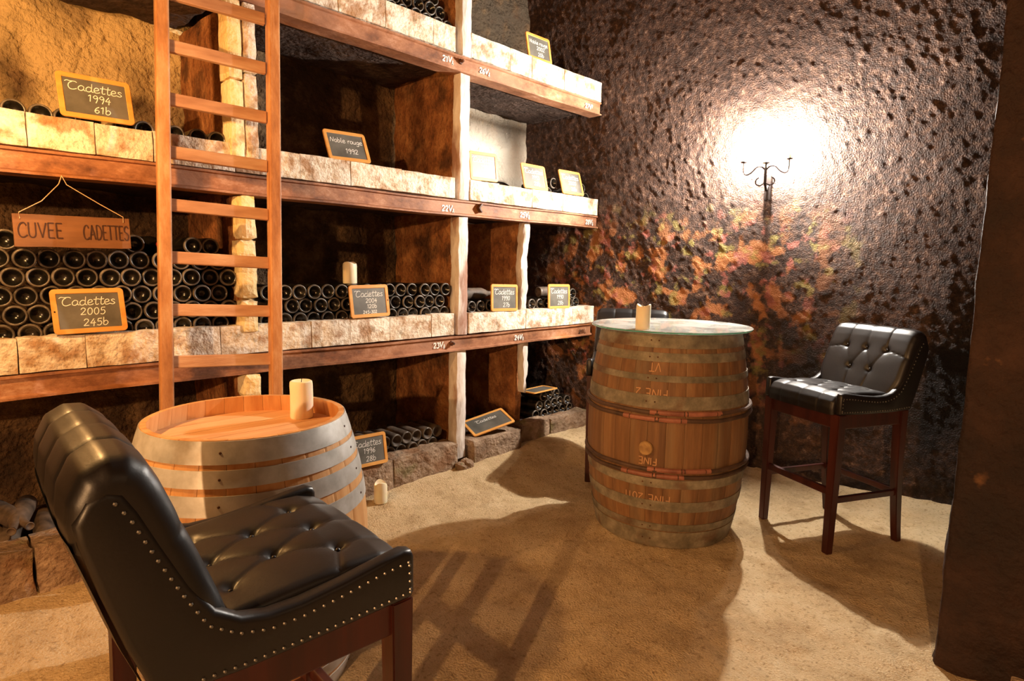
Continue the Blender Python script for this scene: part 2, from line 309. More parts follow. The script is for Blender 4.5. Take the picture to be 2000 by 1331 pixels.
def writing(name, lines, fn, m, parent, pen=.0022, flip=False):
    """lines: (text, centre u, baseline v, letter height, [slant]); fn maps (u, v) to a 3-D point"""
    V = []; F = []
    for ln in lines:
        text, cu, bv, h = ln[:4]; sl = ln[4] if len(ln) > 4 else 0; xs = ln[5] if len(ln) > 5 else 1
        S, wd = letters(text)
        for s in S:
            pts = [((a-wd/2)*h*xs+sl*b*h, b*h) for a, b in s]
            if flip: pts = [(-a, -b) for a, b in pts]
            pts = [(a+cu, b+bv) for a, b in pts]
            b0 = len(V)
            for i, (a, b) in enumerate(pts):
                pa = pts[max(i-1, 0)]; pb = pts[min(i+1, len(pts)-1)]
                dx, dy = pb[0]-pa[0], pb[1]-pa[1]; ll = math.hypot(dx, dy) or 1
                nx, ny = -dy/ll*pen/2, dx/ll*pen/2
                V.append(fn(a+nx, b+ny)); V.append(fn(a-nx, b-ny))
            for i in range(len(pts)-1): F.append((b0+2*i, b0+2*i+1, b0+2*i+3, b0+2*i+2))
    return obj(name, pyme(name, V, F), m, parent)

# ================================================================== the room
def struct(o): o['kind'] = 'structure'; return o
FY = 2.838
def floor_fn(U, V):
    x = -4.4+U*9.1; y = -3.0+V*6.7
    # grids are packed where the view is; the ground creeps up a little against the rack
    P = np.stack([x, y, 0*x], -1)
    rise = np.clip((y-2.3)/.5, 0, 1); rise = rise*rise*(3-2*rise)*(.075+.045*np.clip((x-1.6)/1.5, 0, 1))
    z = fbm(P*1.3, 3, 3)*.010 + fbm(P*9, 11, 4, .6)*.006 + np.maximum(vnoise(P*26, 5)-.5, 0)*.008
    z = z - .006 + rise
    return np.stack([x, y, z], -1)
struct(obj('floor', grid_mesh('floor', floor_fn, 540, 400), m_floor, smooth=True))
def wx(y): return 3.86+.165*(2.84-y)
def wallr_fn(U, V):
    y = 3.7-U*4.2; z = -.1+V*3.8
    x = wx(y); P = np.stack([x, y, z], -1)
    Q = np.stack([x, y*.8-z*.6, (y*.6+z*.8)*.55], -1)   # relief stretched on a slant, imitating the lamp's raking light
    d = fbm(P*1.6, 21, 3)*.018 + np.maximum(fbm(Q*40, 31, 2, .5), -.12)*.0050
    return np.stack([x-d+.01, y, z], -1)
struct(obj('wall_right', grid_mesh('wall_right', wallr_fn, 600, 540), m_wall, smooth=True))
def wallb_fn(U, V):
    x = -1.6+U*5.7; z = -.1+V*3.8; y = 3.52+0*x
    P = np.stack([x, y, z], -1); d = fbm(P*2, 51, 3)*.02 + fbm(P*8, 61, 4, .6)*.012
    return np.stack([x, y-d, z], -1)
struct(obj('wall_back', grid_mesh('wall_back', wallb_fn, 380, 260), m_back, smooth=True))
def plain_wall(name, fn, n=60, m=m_back): return struct(obj(name, grid_mesh(name, fn, n, n), m, smooth=True))
def nz(P, ax, s, a=.03):
    P = P.copy(); P[..., ax] += fbm(P*1.7, s, 4)*a; return P
plain_wall('wall_left', lambda U, V: nz(np.stack([-4.3+0*U, -3+U*6.7, -.1+V*3.8], -1), 0, 71))
plain_wall('wall_front', lambda U, V: nz(np.stack([-4.4+U*9.1, -2.9+0*U, -.1+V*3.8], -1), 1, 81), m=m_wall)
plain_wall('ceiling', lambda U, V: nz(np.stack([-4.4+U*9.1, -3+V*6.7, 3.55+0*U], -1), 2, 91), m=m_wall)
# stub of wall that closes the view on the right
def pill_fn(U, V):
    s = U*1.9; z = -.05+V*3.6           # runs along the face, round the corner and away
    x = np.where(s < 1.2, 2.446+0*s, 2.446+(s-1.2)); y = np.where(s < 1.2, .294-1.2+s, .294+0*s)
    P = np.stack([x, y, z], -1); d = fbm(P*2.5, 101, 3)*.010+fbm(P*14, 111, 3)*.006
    d = d*np.where(np.abs(s-1.2) < .03, .6, 1)
    return np.stack([x-np.where(s < 1.2, d, 0), y+np.where(s >= 1.2, d, 0)+fbm(P*9, 121, 2)*.003, z], -1)
struct(obj('wall_near', grid_mesh('wall_near', pill_fn, 150, 260), m_pillar, smooth=True))
o = rough_box('trim_1', (2.30, -.12, -.03), (2.50, .10, .06), m_sill, None, .04, .012, 12, 9); struct(o)

# ================================================================== the rack
rack = thing('wine_rack', 'whitewashed stone wine rack of three shelves on rusty iron beams along the cellar wall', 'wine rack', (2, FY, 0))
RK = Matrix.Translation((2, FY, 0))
def rk(o):        # parts are modelled in world metres; sit them under the rack
    o.location = (-2, -FY, 0); return o
X0, X1 = -.35, 3.83
BEAM = [(.825, .915, 1.055), (1.65, 1.742, 1.872), (2.485, 2.578, 2.725)]     # beam foot, beam top, lip top
m_beams = m_beam
def iron_beam(z0, z1, x1):
    # C-section with the hollow towards the room, feet proud
    pr = [(FY-.013, z0), (FY+.10, z0), (FY+.10, z1), (FY-.008, z1), (FY-.008, z1-.010), (FY+.004, z1-.014), (FY+.004, z0+.016), (FY-.013, z0+.009)]
    n = 90; V = []; F = []
    for i in range(n+1):
        x = X0+(x1-X0)*i/n; s = math.sin(x*2.1)*.002+math.sin(x*7.3+z0*5)*.001
        for y, z in pr: V.append((x, y+s, z+s*1.5))
    k = len(pr)
    for i in range(n):
        for j in range(k): F.append((i*k+j, (i+1)*k+j, (i+1)*k+(j+1) % k, i*k+(j+1) % k))
    F.append(tuple(range(k))[::-1]); F.append(tuple(n*k+j for j in range(k)))
    return rk(obj('iron_beam', pyme('iron_beam', V, F), m_beam, rack))
for z0, z1, zt in BEAM: iron_beam(z0, z1, X1 if z0 > 1 else 3.80)
P2 = (1.115, 1.200); P1 = (2.432, 2.518)
for bi, (z0, z1, zt) in enumerate(BEAM):
    rng = random.Random(bi+3); x = X0
    stops = [P1[0]-.03, X1]
    for xe in stops:
        while x < xe-.02:
            L = rng.uniform(.17, .34); L = L if xe-(x+L) > .12 else xe-x
            a = rng.uniform(-.0022, .0022); t = rng.uniform(-.003, .003)
            rk(rough_box('stone', (x+.0004, FY-.004+a, z1+.007), (x+L-.0004, FY+.13, zt+t), m_stone, rack, .035, .0022, 16, int(x*100)+bi*31, .0015))
            x += L
        x = P1[1]+.004
    # slabs behind the lip: bottles lie on these
    for xa, xb in ((X0, P2[0]), (P2[1], P1[0]), (P1[1], X1-.04)):
        rk(rough_box('shelf_slab', (xa, FY+.10, z0+.02), (xb, 3.50, zt-.034), m_slab, rack, .05, .013, 9, bi*7+int(xa*10), .006, True))
# sill at the foot, with its fill
SILL = [(-.35, .30), (.30, .72), (.72, 1.20), (1.20, 1.62), (1.62, 1.93), (1.93, 2.418), (2.53, 2.98), (3.02, 3.33), (3.335, 3.81)]
for i, (a, b) in enumerate(SILL):
    zt = .262 if a < 1 else (.240 if a < 2.5 else .228+.01*(i % 2))
    dy = -.02 if a in (2.53,) else (.03 if a > 3.0 else 0)
    rk(rough_box('stone', (a+.0005, FY-.035+dy, -.02), (b-.0005, FY+.12, zt), m_sill, rack, .035, .008, 14, 60+i, .004))
for a, b in ((-.35, 1.115), (1.2, 2.43), (2.52, 3.80)):
    rk(rough_box('shelf_slab', (a, FY+.1, -.02), (b, 3.5, .198 if a < 2.5 else .195), m_slab, rack, .15, .006, 9, int(a*10)+90))
# small rubble at the foot of the middle post
for i in range(7):
    x = 2.40+.13*random.random(); r = .02+.02*random.random()
    rk(rough_box('stone', (x-r, FY-.075-r, .06), (x+r, FY-.04+r*.3, .09+r*1.2), m_sill, rack, .02, .006, 30, 130+i, .008))
# partitions behind the posts
def part_warp(s):
    def f(V):
        V = V.copy(); V[:, 0] += fbm(V*np.array([1, 5, 5]), s, 3)*.008; return V
    return f
for (a, b, za, zb, s) in ((P2[0]+.005, P2[1]-.005, .19, 2.49, 1), (P2[0]+.005, P2[1]-.005, 2.6, 3.5, 5), (P1[0]+.004, P1[1]-.012, .19, 3.5, 2)):
    rk(rough_box('partition', (a, FY+.06, za), (b, 3.51, zb), m_part, rack, .045, .005, 14, 200+s, .004, True, part_warp(s)))
rk(rough_box('partition', (3.055, FY+.09, .19), (3.115, 3.51, .835), m_part, rack, .05, .006, 14, 210, .004, True))
rk(rough_box('partition', (3.045, FY+.07, 1.03), (3.090, 3.51, 1.66), m_part, rack, .05, .006, 14, 211, .004, True))
# limewashed timber posts between the beams
for (za, zb, dx) in ((.12, .825, -.004), (.915, 1.65, .004), (1.742, 2.485, .010), (2.578, 3.5, .022)):
    rk(rough_box('post', (P1[0]+dx-.005, FY-.006, za), (P1[1]+dx-.008, FY+.085, zb), m_post, rack, .03, .0035, 18, 220+int(za*10), .006, True))
# crooked small posts in the right bay
def lean(x0, k, z0):
    def f(V):
        V = V.copy(); t = (V[:, 2]-z0); V[:, 0] += k*t+.006*np.sin(t*14); return V
    return f
rk(rough_box('post', (3.008, FY+.015, 1.045), (3.076, FY+.08, 1.655), m_post, rack, .022, .006, 20, 231, .006, True, lean(0, .035, 1.04)))
def wedge(V):
    V = V.copy(); t = np.clip((V[:, 2]-.46)/.36, 0, 1); c = 3.075; V[:, 0] = c+(V[:, 0]-c)*(.35+.65*t); return V
rk(rough_box('post', (3.043, FY+.015, .46), (3.107, FY+.08, .83), m_post, rack, .022, .006, 20, 233, .004, True, wedge))
# the rough stone pier on the left: squared blocks, one on another
rng = random.Random(5)
def pier(za, zb, hs, x0, x1, m, s, amp=.0055):
    z = za; k = 0
    while z < zb-.01:
        h = rng.uniform(*hs); h = h if zb-(z+h) > .06 else zb-z
        j = rng.uniform(-1, 1)*amp
        rk(rough_box('stone', (x0+j, FY-.02+rng.uniform(-1, 1)*amp, z+.001), (x1+j*.5, FY+.09, z+h-.001), m, rack, .022, amp, 18, s+k, amp*1.1)); z += h; k += 1
pier(1.02, 1.65, (.08, .20), 1.118, 1.196, m_ystone, 300)
pier(1.80, 2.485, (.30, .40), 1.098, 1.161, m_ystone, 320, .0035)
pier(1.80, 2.485, (.34, .5), 1.162, 1.222, m_stone, 340, .0035)
pier(.22, .825, (.08, .18), 1.118, 1.196, m_ystone, 360)
# bolts on the beams
for (x, z, r) in ((2.437, 2.540, .017), (2.378, .873, .017)):
    V, F, _ = lathe([(r, 0), (r*.95, .008), (r*.55, .012), (r*.5, .028), (r*.3, .032)], 6)
    b = obj('bolt', pyme('bolt', V, F), m_bolt, rack, loc=(x-2, .001-.004, z)); b.rotation_euler = (PI/2, .3, 0)
bm = bmesh.new()
for s in (1, -1): bev_box(bm, (-.004, -.03, -.006), (.034, 0, .006), .002, 1, Matrix.Rotation(s*.85, 4, 'Y'))
rk(obj('bracket', bmme('bracket', bm), m_bolt, rack)).location = (2.585-2, .004, 1.706)
# white painted bay numbers
for txt, x, z, h in (('21Vv', 2.345, 2.515, .036), ('26Vv', 2.635, 2.515, .036), ('27V^', 3.685, 2.512, .036), ('22Vv', 2.350, 1.668, .038), ('25Vv', 3.02, 1.678, .038), ('28Vv', 3.735, 1.676, .038), ('23Vv', 2.285, .852, .036), ('24Vv', 2.985, .850, .036), ('29Vv', 3.69, .848, .032)):
    writing('painted_number', [(txt, x, z, h, .1)], lambda u, v: (u-2, -.0012, v), m_paint if txt[1] != '9' else m_bolt, rack, .0068)

# ================================================================== ladder
L0 = Vector((.694, 2.594, 0)); LD = Vector((.050, .082, 1)); LW = Vector((.415, -.075, -.018))
lad = thing('ladder', 'tall wooden ladder with flat rungs leaning against the wine rack', 'ladder', L0)
xw = LW.normalized(); zw = (LD - xw*LD.dot(xw)).normalized(); yw = zw.cross(xw)
RL = Matrix((xw, yw, zw)).transposed().to_4x4()
for s in (0, 1):
    bm = bmesh.new(); base = LW*s - zw*(.0 if s == 0 else 0)
    bev_box(bm, (-.024, -.040, -.0), (.024, .026, 2.78), .008, 3, Matrix.Translation(base) @ RL)
    for v in bm.verts:
        if v.co.z < -.01: v.co.z = -.01
    obj('rail', bmme('rail', bm), m_ladder, lad)
for k in range(13):
    z = 2.205-.21*(k-2)
    if z < .08: break
    bm = bmesh.new(); p = LD*z
    bev_box(bm, (.012, -.012, -.028), (LW.length-.012, .012, .022), .004, 2, Matrix.Translation(p) @ RL)
    obj('rung', bmme('rung', bm), m_rung, lad)

# ================================================================== bottles
def bottle_mesh(name, mat_i=(m_glassb, m_rim)):
    r = .0385
    pr = [(.002, .030), (.012, .028), (.021, .019), (.027, .006), (.0305, .0015), (.0345, .0), (.0372, .003), (r, .009), (r, .03), (r, .165), (.0365, .185), (.029, .212), (.0205, .235), (.0155, .255), (.0140, .285), (.0140, .296), (.0160, .297), (.0160, .303), (.0135, .304), (.0125, .300)]
    mats = [0, 0, 0, 0, 1, 1, 1]+[0]*(len(pr)-8)
    V, F, MI = lathe(pr, 22, True, True, mats)
    me = pyme(name, V, F); me.polygons.foreach_set('material_index', MI)
    for m in mat_i: me.materials.append(m)
    me.polygons.foreach_set('use_smooth', [True]*len(me.polygons)); return me
me_b = bottle_mesh('wine_bottle'); me_d = bottle_mesh('wine_bottle_dusty', (m_dusty, m_rim))
rb = random.Random(11)
ORD = ['', 'first', 'second', 'third', 'fourth', 'fifth', 'sixth', 'seventh', 'eighth', 'ninth', 'tenth', 'eleventh', 'twelfth', 'thirteenth', 'fourteenth', 'fifteenth', 'sixteenth']
def row(xs, y, z, what, end, group, me=None, jit=.02, jy=(-.010, .014)):
    xs = sorted(xs, reverse=True)
    for i, x in enumerate(xs):
        bottle(x+rb.uniform(-.003, .003), y+rb.uniform(*jy), z+rb.uniform(-.0005, .0015), '%s, %s from the %s' % (what, ORD[i+1], end), group, me or me_b, jit=jit)
def bottle(x, y, z, label, group, me=me_b, ax=(0, 1, 0), jit=.02, r=0):
    """base end at (x, y, z), neck along ax"""
    o = bpy.data.objects.new('wine_bottle', me); C.objects.link(o)
    d = Vector(ax).normalized() + Vector((rb.uniform(-jit, jit), 0, rb.uniform(-jit*.3, jit*.3)))
    o.rotation_euler = (d.to_track_quat('Z', 'Y').to_matrix() @ Matrix.Rotation(rb.uniform(0, 6), 3, 'Z')).to_euler()
    o.location = (x, y, z); return tag(o, label, 'bottle', group)
P = .0772; y0 = FY+.045
for r_, z in enumerate((1.064, 1.1345, 1.205, 1.2755, 1.346)):
    x = (.350 if r_ % 2 == 0 else .312)-P
    row(np.arange(x, 1.085, P), y0, z, 'dark bottle in the %s row of the tall left stack' % ('lowest', 'second lowest', 'middle', 'second highest', 'full top')[r_], 'pier', 'stacked bottles behind the ladder')
row((.303, .718, .945, 1.022), y0+.02, 1.4145, 'dark bottle loose on top of the tall left stack', 'pier', 'loose bottles on top of the ladder stack')
t = thing('wine_bottle', 'bottle with red capsule poking out on top of the stack left of the ladder rail', 'bottle', (.79, FY+.34, 1.415)); t.rotation_euler = (PI/2, 0, .1)
obj('body', me_b, None, t)
V, F, _ = lathe([(.0149, .238), (.0150, .270), (.0172, .296), (.0172, .307), (.010, .309)], 18, False, True); obj('capsule', pyme('capsule', V, F), m_red, t, True)
for r_, z in enumerate((1.062, 1.132, 1.202)):
    row(np.arange(1.272 if r_ % 2 == 0 else 1.312, 2.385, .0782), y0, z, 'dark bottle in the %s row of the middle bay' % ('lowest', 'middle', 'top')[r_], 'limewashed post', 'stacked bottles in the middle bay', None, .02, (-.010, .016))
row((.281, .358, .436, .514, .592, .705, .782, .897, .985, 1.065), y0+.01, 1.883, 'dark bottle just showing above the top left shelf lip', 'pier', 'single row of bottles on the upper left shelf')
row(np.arange(1.85, 2.40, .0775), y0+.01, 2.7345, 'dark bottle low in the heap on the highest shelf', 'post', 'heap on the highest shelf', None, .04)
row(np.arange(1.955, 2.39, .0775), y0+.02, 2.803, 'dark bottle midway up the heap on the highest shelf', 'post', 'heap on the highest shelf', None, .06)
row((2.15, 2.2275, 2.305), y0+.025, 2.8715, 'dark bottle crowning the heap on the highest shelf', 'post', 'heap on the highest shelf', None, .06)
row(np.arange(1.53, 2.34, .0773), FY+.08, .238, 'dusty bottle in the lower row on the bottom shelf', 'middle post', 'two-row pile on the lowest shelf', me_d, .03)
row(np.arange(1.569, 2.37, .0773), FY+.085, .306, 'dusty bottle in the upper row on the bottom shelf', 'middle post', 'two-row pile on the lowest shelf', me_d, .03)
nk = 0
for x, y, z, a in ((.20, 3.20, .240, .1), (.285, 3.17, .240, -.25), (.385, 3.19, .240, -.15), (.23, 3.22, .308, .25), (.335, 3.21, .306, -.3), (.10, 3.2, .24, 0)):
    nk += 1; bottle(x, y, z, 'dusty bottle lying neck outwards on the bottom left shelf, %s' % ('near the sill edge', 'second in the lower layer', 'closest to the stool back', 'on top at the left', 'on top at the right', 'by the frame edge')[nk-1], 'neck-out bottles on the lowest left shelf', me_d, (a, -1, -.02), .03)
row((2.575, 2.672, 2.755, 2.84, 2.985), y0-.01, 1.088, 'dark bottle in the narrow bay right of the middle post', 'crooked post', 'bottles in the small bay right of the middle post', None, .05)
lab2 = 'dark bottle lying sideways on top of others right of the middle post'
bottle(2.57, FY+.12, 1.166, lab2, None, me_d, (1, .1, 0)); 
row((3.165, 3.245, 3.33, 3.41, 3.49, 3.57, 3.655), y0, 1.085, 'dark bottle in the last bay before the corner', 'corner', 'bottles in the last bay by the corner', None, .06)
bottle(3.62, y0, 1.153, 'dark bottle stacked on the others beside the last lower slate', 'bottles in the last bay by the corner', jit=.06)
bottle(3.155, FY+.30, 1.150, 'green bottle leaning back behind the crooked post', None, me_b, (.5, .8, .12))
bottle(3.36, FY+.17, 1.163, 'dusty bottle lying sideways above the last slate in the lower right bay', None, me_d, (1, -.12, .02))
row((3.35, 3.70, 3.78), y0+.03, 1.883, 'dark bottle lying on the upper right shelf near the last slate', 'corner', 'bottles on the upper right shelf', None, .05)
row((3.385, 3.745), y0+.03, 1.950, 'dark bottle resting on another on the upper right shelf', 'corner', 'bottles on the upper right shelf', None, .05)
bottle(2.80, FY+.18, 1.883, 'black bottle lying lengthwise between two slates on the upper right shelf', None, me_b, (1, -.03, 0), .01)
for z, xs, nm in ((.2345, (3.33, 3.41, 3.49, 3.57, 3.65, 3.73), 'lowest'), (.302, (3.37, 3.45, 3.53, 3.61, 3.69), 'middle'), (.3695, (3.41, 3.49, 3.57), 'top')):
    row(xs, FY+.13, z, 'dark bottle in the %s row of the low corner pile' % nm, 'corner', 'low pile beside the corner', None, .05)
bottle(2.58, FY+.2, .2345, 'dusty bottle half hidden under the tipped slate', None, me_d, (.6, .8, 0))

# ================================================================== slates
def slate(label, W_, H_, loc, rollz, th, lines, yawz=0, hole=None, tilt=None):
    t = thing('chalkboard', label, 'chalkboard', loc, 0, 'framed slates on the rack')
    t.rotation_euler = tilt if tilt else (-th, -rollz, yawz)
    fwid, T = .019, .009
    # frame with rounded corners: outer rounded rectangle minus inner rectangle
    def rr(hw, hh, r, n=5):
        out = []
        for cx, cy, a in ((hw-r, hh-r, 0), (-hw+r, hh-r, 90), (-hw+r, -hh+r, 180), (hw-r, -hh+r, 270)):
            for k in range(n+1):
                g = math.radians(a+90*k/n); out.append((cx+r*math.cos(g), cy+r*math.sin(g)))
        return out
    def strip(po, pi, y0_, y1_):
        V = []; n = len(po); F = []
        for p, y in ((po, y0_), (pi, y0_), (pi, y1_), (po, y1_)):
            for a, b in p: V.append((a, y, b+H_/2))
        for q in range(4):
            for k in range(n): F.append((q*n+k, q*n+(k+1) % n, ((q+1) % 4)*n+(k+1) % n, ((q+1) % 4)*n+k))
        return V, F
    po = rr(W_/2, H_/2, .016); pi = rr(W_/2-fwid, H_/2-fwid, .002)
    V, F = strip(po, pi, -T, 0); me = pyme('frame', V, F); bm = bmesh.new(); bm.from_mesh(me); bmesh.ops.recalc_face_normals(bm, faces=bm.faces)
    bmesh.ops.bevel(bm, geom=[e for e in bm.edges if e.calc_face_angle(0) > .9], offset=.0015, segments=1, affect='EDGES')
    me2 = bpy.data.meshes.new('frame'); bm.to_mesh(me2); bm.free(); obj('frame', me2, m_frame, t)
    bm = bmesh.new(); bev_box(bm, (-W_/2+fwid-.003, -T+.003, fwid-.003), (W_/2-fwid+.003, -.001, H_-fwid+.003), 0); obj('slate', bmme('slate', bm), m_slate, t)
    if lines: writing('chalk_writing', [(tx, cu*W_, cv*H_, hh*H_, .12) for tx, cu, cv, hh in lines], lambda u, v: (u, -T+.0022, v), m_chalk, t, .0028)
    if hole is not None:
        V, F, _ = lathe([(.0032, -.001), (.0032, .001)], 10); h = obj('nail_hole', pyme('nail_hole', V, F), m_wick, t, loc=(hole*(W_/2-.009), -T-.0005, H_*.5)); h.rotation_euler = (PI/2, 0, 0)
    return t
D = math.radians
S3 = lambda a, b: [('@adettes', 0, .63, .19), (a, .04, .41, .18), (b, .06, .16, .18)]
slate('wood-framed slate chalked Cadettes 1994 61b on the top left shelf', .243, .176, (.607, 2.836, 1.8775), D(.7), D(15), S3('1994', '61b'))
slate('wood-framed slate chalked Cadettes 2005 245b in front of the tall bottle stack', .243, .175, (.539, 2.832, 1.0605), D(1.0), D(12), S3('2005', '245b'), 0, -1)
slate('wood-framed slate chalked 1992 standing alone on the middle bay upper shelf', .245, .170, (1.721, 2.872, 1.876), D(1.8), D(22), [('Noble rouge', 0, .60, .16), ('1992', .08, .26, .18)])
slate('small slate on the highest shelf right of the post, nearest the ceiling', .239, .173, (3.175, 2.872, 2.728), D(1.3), D(10), [('Noble rouge', 0, .62, .15), ('2002', .06, .40, .17), ('20b', .04, .16, .17)])
slate('slate beside the middle post on the upper right shelf', .235, .176, (2.652, 2.850, 1.878), D(2.0), D(4), S3('1991', '81b'))
slate('slate in the middle of the upper right shelf, between bottles', .245, .176, (3.150, 2.860, 1.876), D(0), D(14), S3('1993', '28b'))
slate('slate leaning on bottles at the corner end of the upper right shelf', .250, .182, (3.545, 2.850, 1.877), D(.8), D(16), S3('2000', '28b'))
slate('slate chalked Cadettes 2004 below the candle in the middle bay', .243, .176, (1.807, 2.832, 1.061), D(1), D(8), [('@adettes', 0, .64, .18), ('2004', .04, .45, .15), ('120b', .04, .28, .14), ('245-302', -.02, .12, .11)], 0, 1)
slate('slate chalked Cadettes 1990 27b right of the middle post, lower right shelf', .249, .178, (2.838, 2.840, 1.052), D(-1.5), D(3), S3('1990', '27b'))
slate('slate chalked Cadettes 1990 28b on the lower right shelf nearest the corner', .245, .178, (3.404, 2.842, 1.048), D(-1), D(3), S3('1990', '28b'))
slate('slate on the floor sill peeping out behind the pale oak barrel', .245, .175, (1.760, 2.795, .243), D(-1.5), D(12), S3('1996', '28b'))
_x = Vector((.945, -.253, .208)).normalized(); _z = Vector((.183, .934, .305)); _z = (_z-_x*_z.dot(_x)).normalized(); _y = _z.cross(_x)
slate('pale slate tipped over on the sill right of the middle post', .32, .19, (2.750, 2.815, .262), 0, 0, [('@adettes', 0, .6, .15)], tilt=Matrix((_x, _y, _z)).transposed().to_euler())
slate('slate lying flat on the low bottle pile beside the corner', .245, .175, (3.36, 2.90, .425), 0, 0, [], tilt=(-D(93), -D(3), D(-6)))

# ================================================================== hanging sign
sg = thing('hanging_sign', 'carved wooden board hung by a string above the left bottle stack', 'sign', (.498, 2.795, 1.39))
sg.rotation_euler = (-D(3), -D(.8), 0)
V, F = lattice_box((-.181, -.010, 0), (.181, .004, .117), .02)
V = V+np.stack([fbm(V*20+k*9, 400+k, 2) for k in range(3)], -1)*.0015
obj('board', pyme('board', V, F), m_sign, sg)
for wl in (('CUVEE', -.104, .034, .054, 0, .66), ('CADETTES', .100, .032, .054, 0, .47)):
    writing('carved_word', [wl], lambda u, v: (u, -.0118, v), m_carve, sg, .0045)
bm = bmesh.new()
for s in (-1, 1): tube(bm, [(s*.160, -.012, .100), (s*.161, -.012, .122), (s*.09, 0, .168), (s*.012-.02, .012, .235), (-.02, .016, .268)], .0016, 6)
obj('string', bmme('string', bm), m_string, sg)

# ================================================================== candles
def candle(label, loc, r, h, dip=0, rot=0, lean_=0):
    t = thing('candle', label, 'candle', loc, rot, 'cream pillar candles')
    n = 28; V = []; F = []; rings = [(.0, r*.96), (.004, r), (h*.3, r), (h*.6, r), (h-.012, r), (h-.003, r*.96), (h, r*.86), (h-.004, r*.55), (h-.008, .002)]
    for i, (z, rr_) in enumerate(rings):
        for k in range(n):
            a = 2*PI*k/n; zz = z
            if i >= 4: zz = z-dip*(.5-.5*math.cos(2*a))*.9*(1 if i < 7 else .9) - (dip*.8 if i >= 7 else 0)
            V.append((rr_*math.cos(a)*(1+.02*math.sin(3*a+z*40)), rr_*math.sin(a)*(1+.02*math.cos(2*a)), zz))
    for i in range(len(rings)-1):
        for k in range(n): F.append((i*n+k, i*n+(k+1) % n, (i+1)*n+(k+1) % n, (i+1)*n+k))
    F.append(tuple(range(n))[::-1]); F.append(tuple((len(rings)-1)*n+k for k in range(n)))
    obj('wax', pyme('wax', V, F), m_wax, t, True)
    bm = bmesh.new(); tube(bm, [(0, 0, h-.012-dip*1.5), (.001, 0, h-.002-dip), (.003, .001, h+.006-dip)], .0012, 5); obj('wick', bmme('wick', bm), m_wick, t)
    return t
candle('tall cream candle standing on the pale oak barrel', (.975, 1.974, .808), .0385, .132)
candle('half-burnt candle on top of the bottles in the middle bay', (1.755, FY+.115, 1.241), .038, .118, .012, .6)
candle('short burnt candle standing on the earth floor beside the pale barrel', (1.772, 2.70, .062), .036, .120, .022, 1.2)
candle('burnt candle with a notched top on the glass tabletop', (2.500, 1.560, 1.0625), .0345, .120, .014, 1.9)

# ================================================================== barrels
def barrel(root, H, rb_, rh, ns, m_w, hoops, m_h, head_in, m_head, nail=True):
    pf = lambda z: rb_-(rb_-rh)*((z/H-.5)*2)**2
    nz_ = 12; V = []; F = []; da = 2*PI/ns/2*.985; th = .026
    zs = [H*i/nz_ for i in range(nz_+1)]
    for z in zs:
        R = pf(z)
        t = .016 if z in (zs[0], zs[-1]) else th
        for a, r in ((-da, R-.0012), (-da*.8, R), (0, R), (da*.8, R), (da, R-.0012), (da, R-t), (-da, R-t)): V.append((r*math.cos(a), r*math.sin(a), z))
    k = 7
    for i in range(nz_):
        for j in range(k): F.append((i*k+j, i*k+(j+1) % k, (i+1)*k+(j+1) % k, (i+1)*k+j))
    F.append(tuple(range(k))[::-1]); F.append(tuple(nz_*k+j for j in range(k)))
    me = pyme('stave', V, F); me.materials.append(m_w)
    for s in range(ns):
        o = bpy.data.objects.new('stave', me); C.objects.link(o); o.parent = root; o.rotation_euler = (0, 0, 2*PI*s/ns)
    # heads: boards cut to a disc
    for zc in (H-head_in, head_in):
        R = pf(zc)-.010; nb = 6; x = -R
        for b in range(nb):
            xb = x+2*R/nb; Vh = []; mseg = 8
            for top in (1, -1):
                for side in (1, -1):
                    for q in range(mseg+1):
                        xx = x+.0012+(xb-x-.0024)*q/mseg; yy = side*math.sqrt(max(R*R-xx*xx, .0004)); Vh.append((yy, xx, zc+(.011 if top > 0 else -.011)))
            n = mseg+1; top_loop = list(range(n))+list(range(2*n-1, n-1, -1)); bot = [i+2*n for i in top_loop]
            Fh = [tuple(top_loop), tuple(bot[::-1])]
            for q in range(len(top_loop)):
                q2 = (q+1) % len(top_loop); Fh.append((top_loop[q], bot[q], bot[q2], top_loop[q2]))
            obj('head_board', pyme('head_board', Vh, Fh), m_head, root); x = xb
    for (z0, z1) in hoops:
        n = 72; Vh = []; Fh = []
        for z, off in ((z0, .0005), (z0, .0032), ((z0+z1)/2, .0036), (z1, .0032), (z1, .0005)):
            for q in range(n):
                r = pf(min(max(z, 0), H))+off; Vh.append((r*math.cos(2*PI*q/n), r*math.sin(2*PI*q/n), z))
        for i in range(4):
            for q in range(n): Fh.append((i*n+q, i*n+(q+1) % n, (i+1)*n+(q+1) % n, (i+1)*n+q))
        ho = obj('hoop', pyme('hoop', Vh, Fh), m_h, root, True)
        me = ho.data
        zc = (z0+z1)/2
        for a in nail:
            for da_ in ((0,) if len(nail) > 2 else (-.05, .05)):
                Vr, Fr, _ = lathe([(.004, 0), (.0035, .0016), (.0015, .0026)], 8)
                r = pf(zc)+.0032; rv = obj('rivet', pyme('rivet', Vr, Fr), m_bolt, ho, loc=(r*math.cos(a+da_), r*math.sin(a+da_), zc))
                rv.rotation_euler = Vector((math.cos(a+da_), math.sin(a+da_), 0)).to_track_quat('Z', 'Y').to_euler()
    return pf
b1 = thing('wine_barrel', 'pale oak barrel with shiny galvanised hoops and a candle on its open top', 'barrel', (.7645, 1.9165, 0))
H1 = .865; hp = [(.803, .863), (.742, .788), (.668, .722), (.588, .640)]
pf1 = barrel(b1, H1, .3695, .2964, 28, m_oak, hp+[(H1-b, H1-a) for a, b in hp], m_galv, .068, m_oakh, (-.82, .9, 2.6, 4.1))
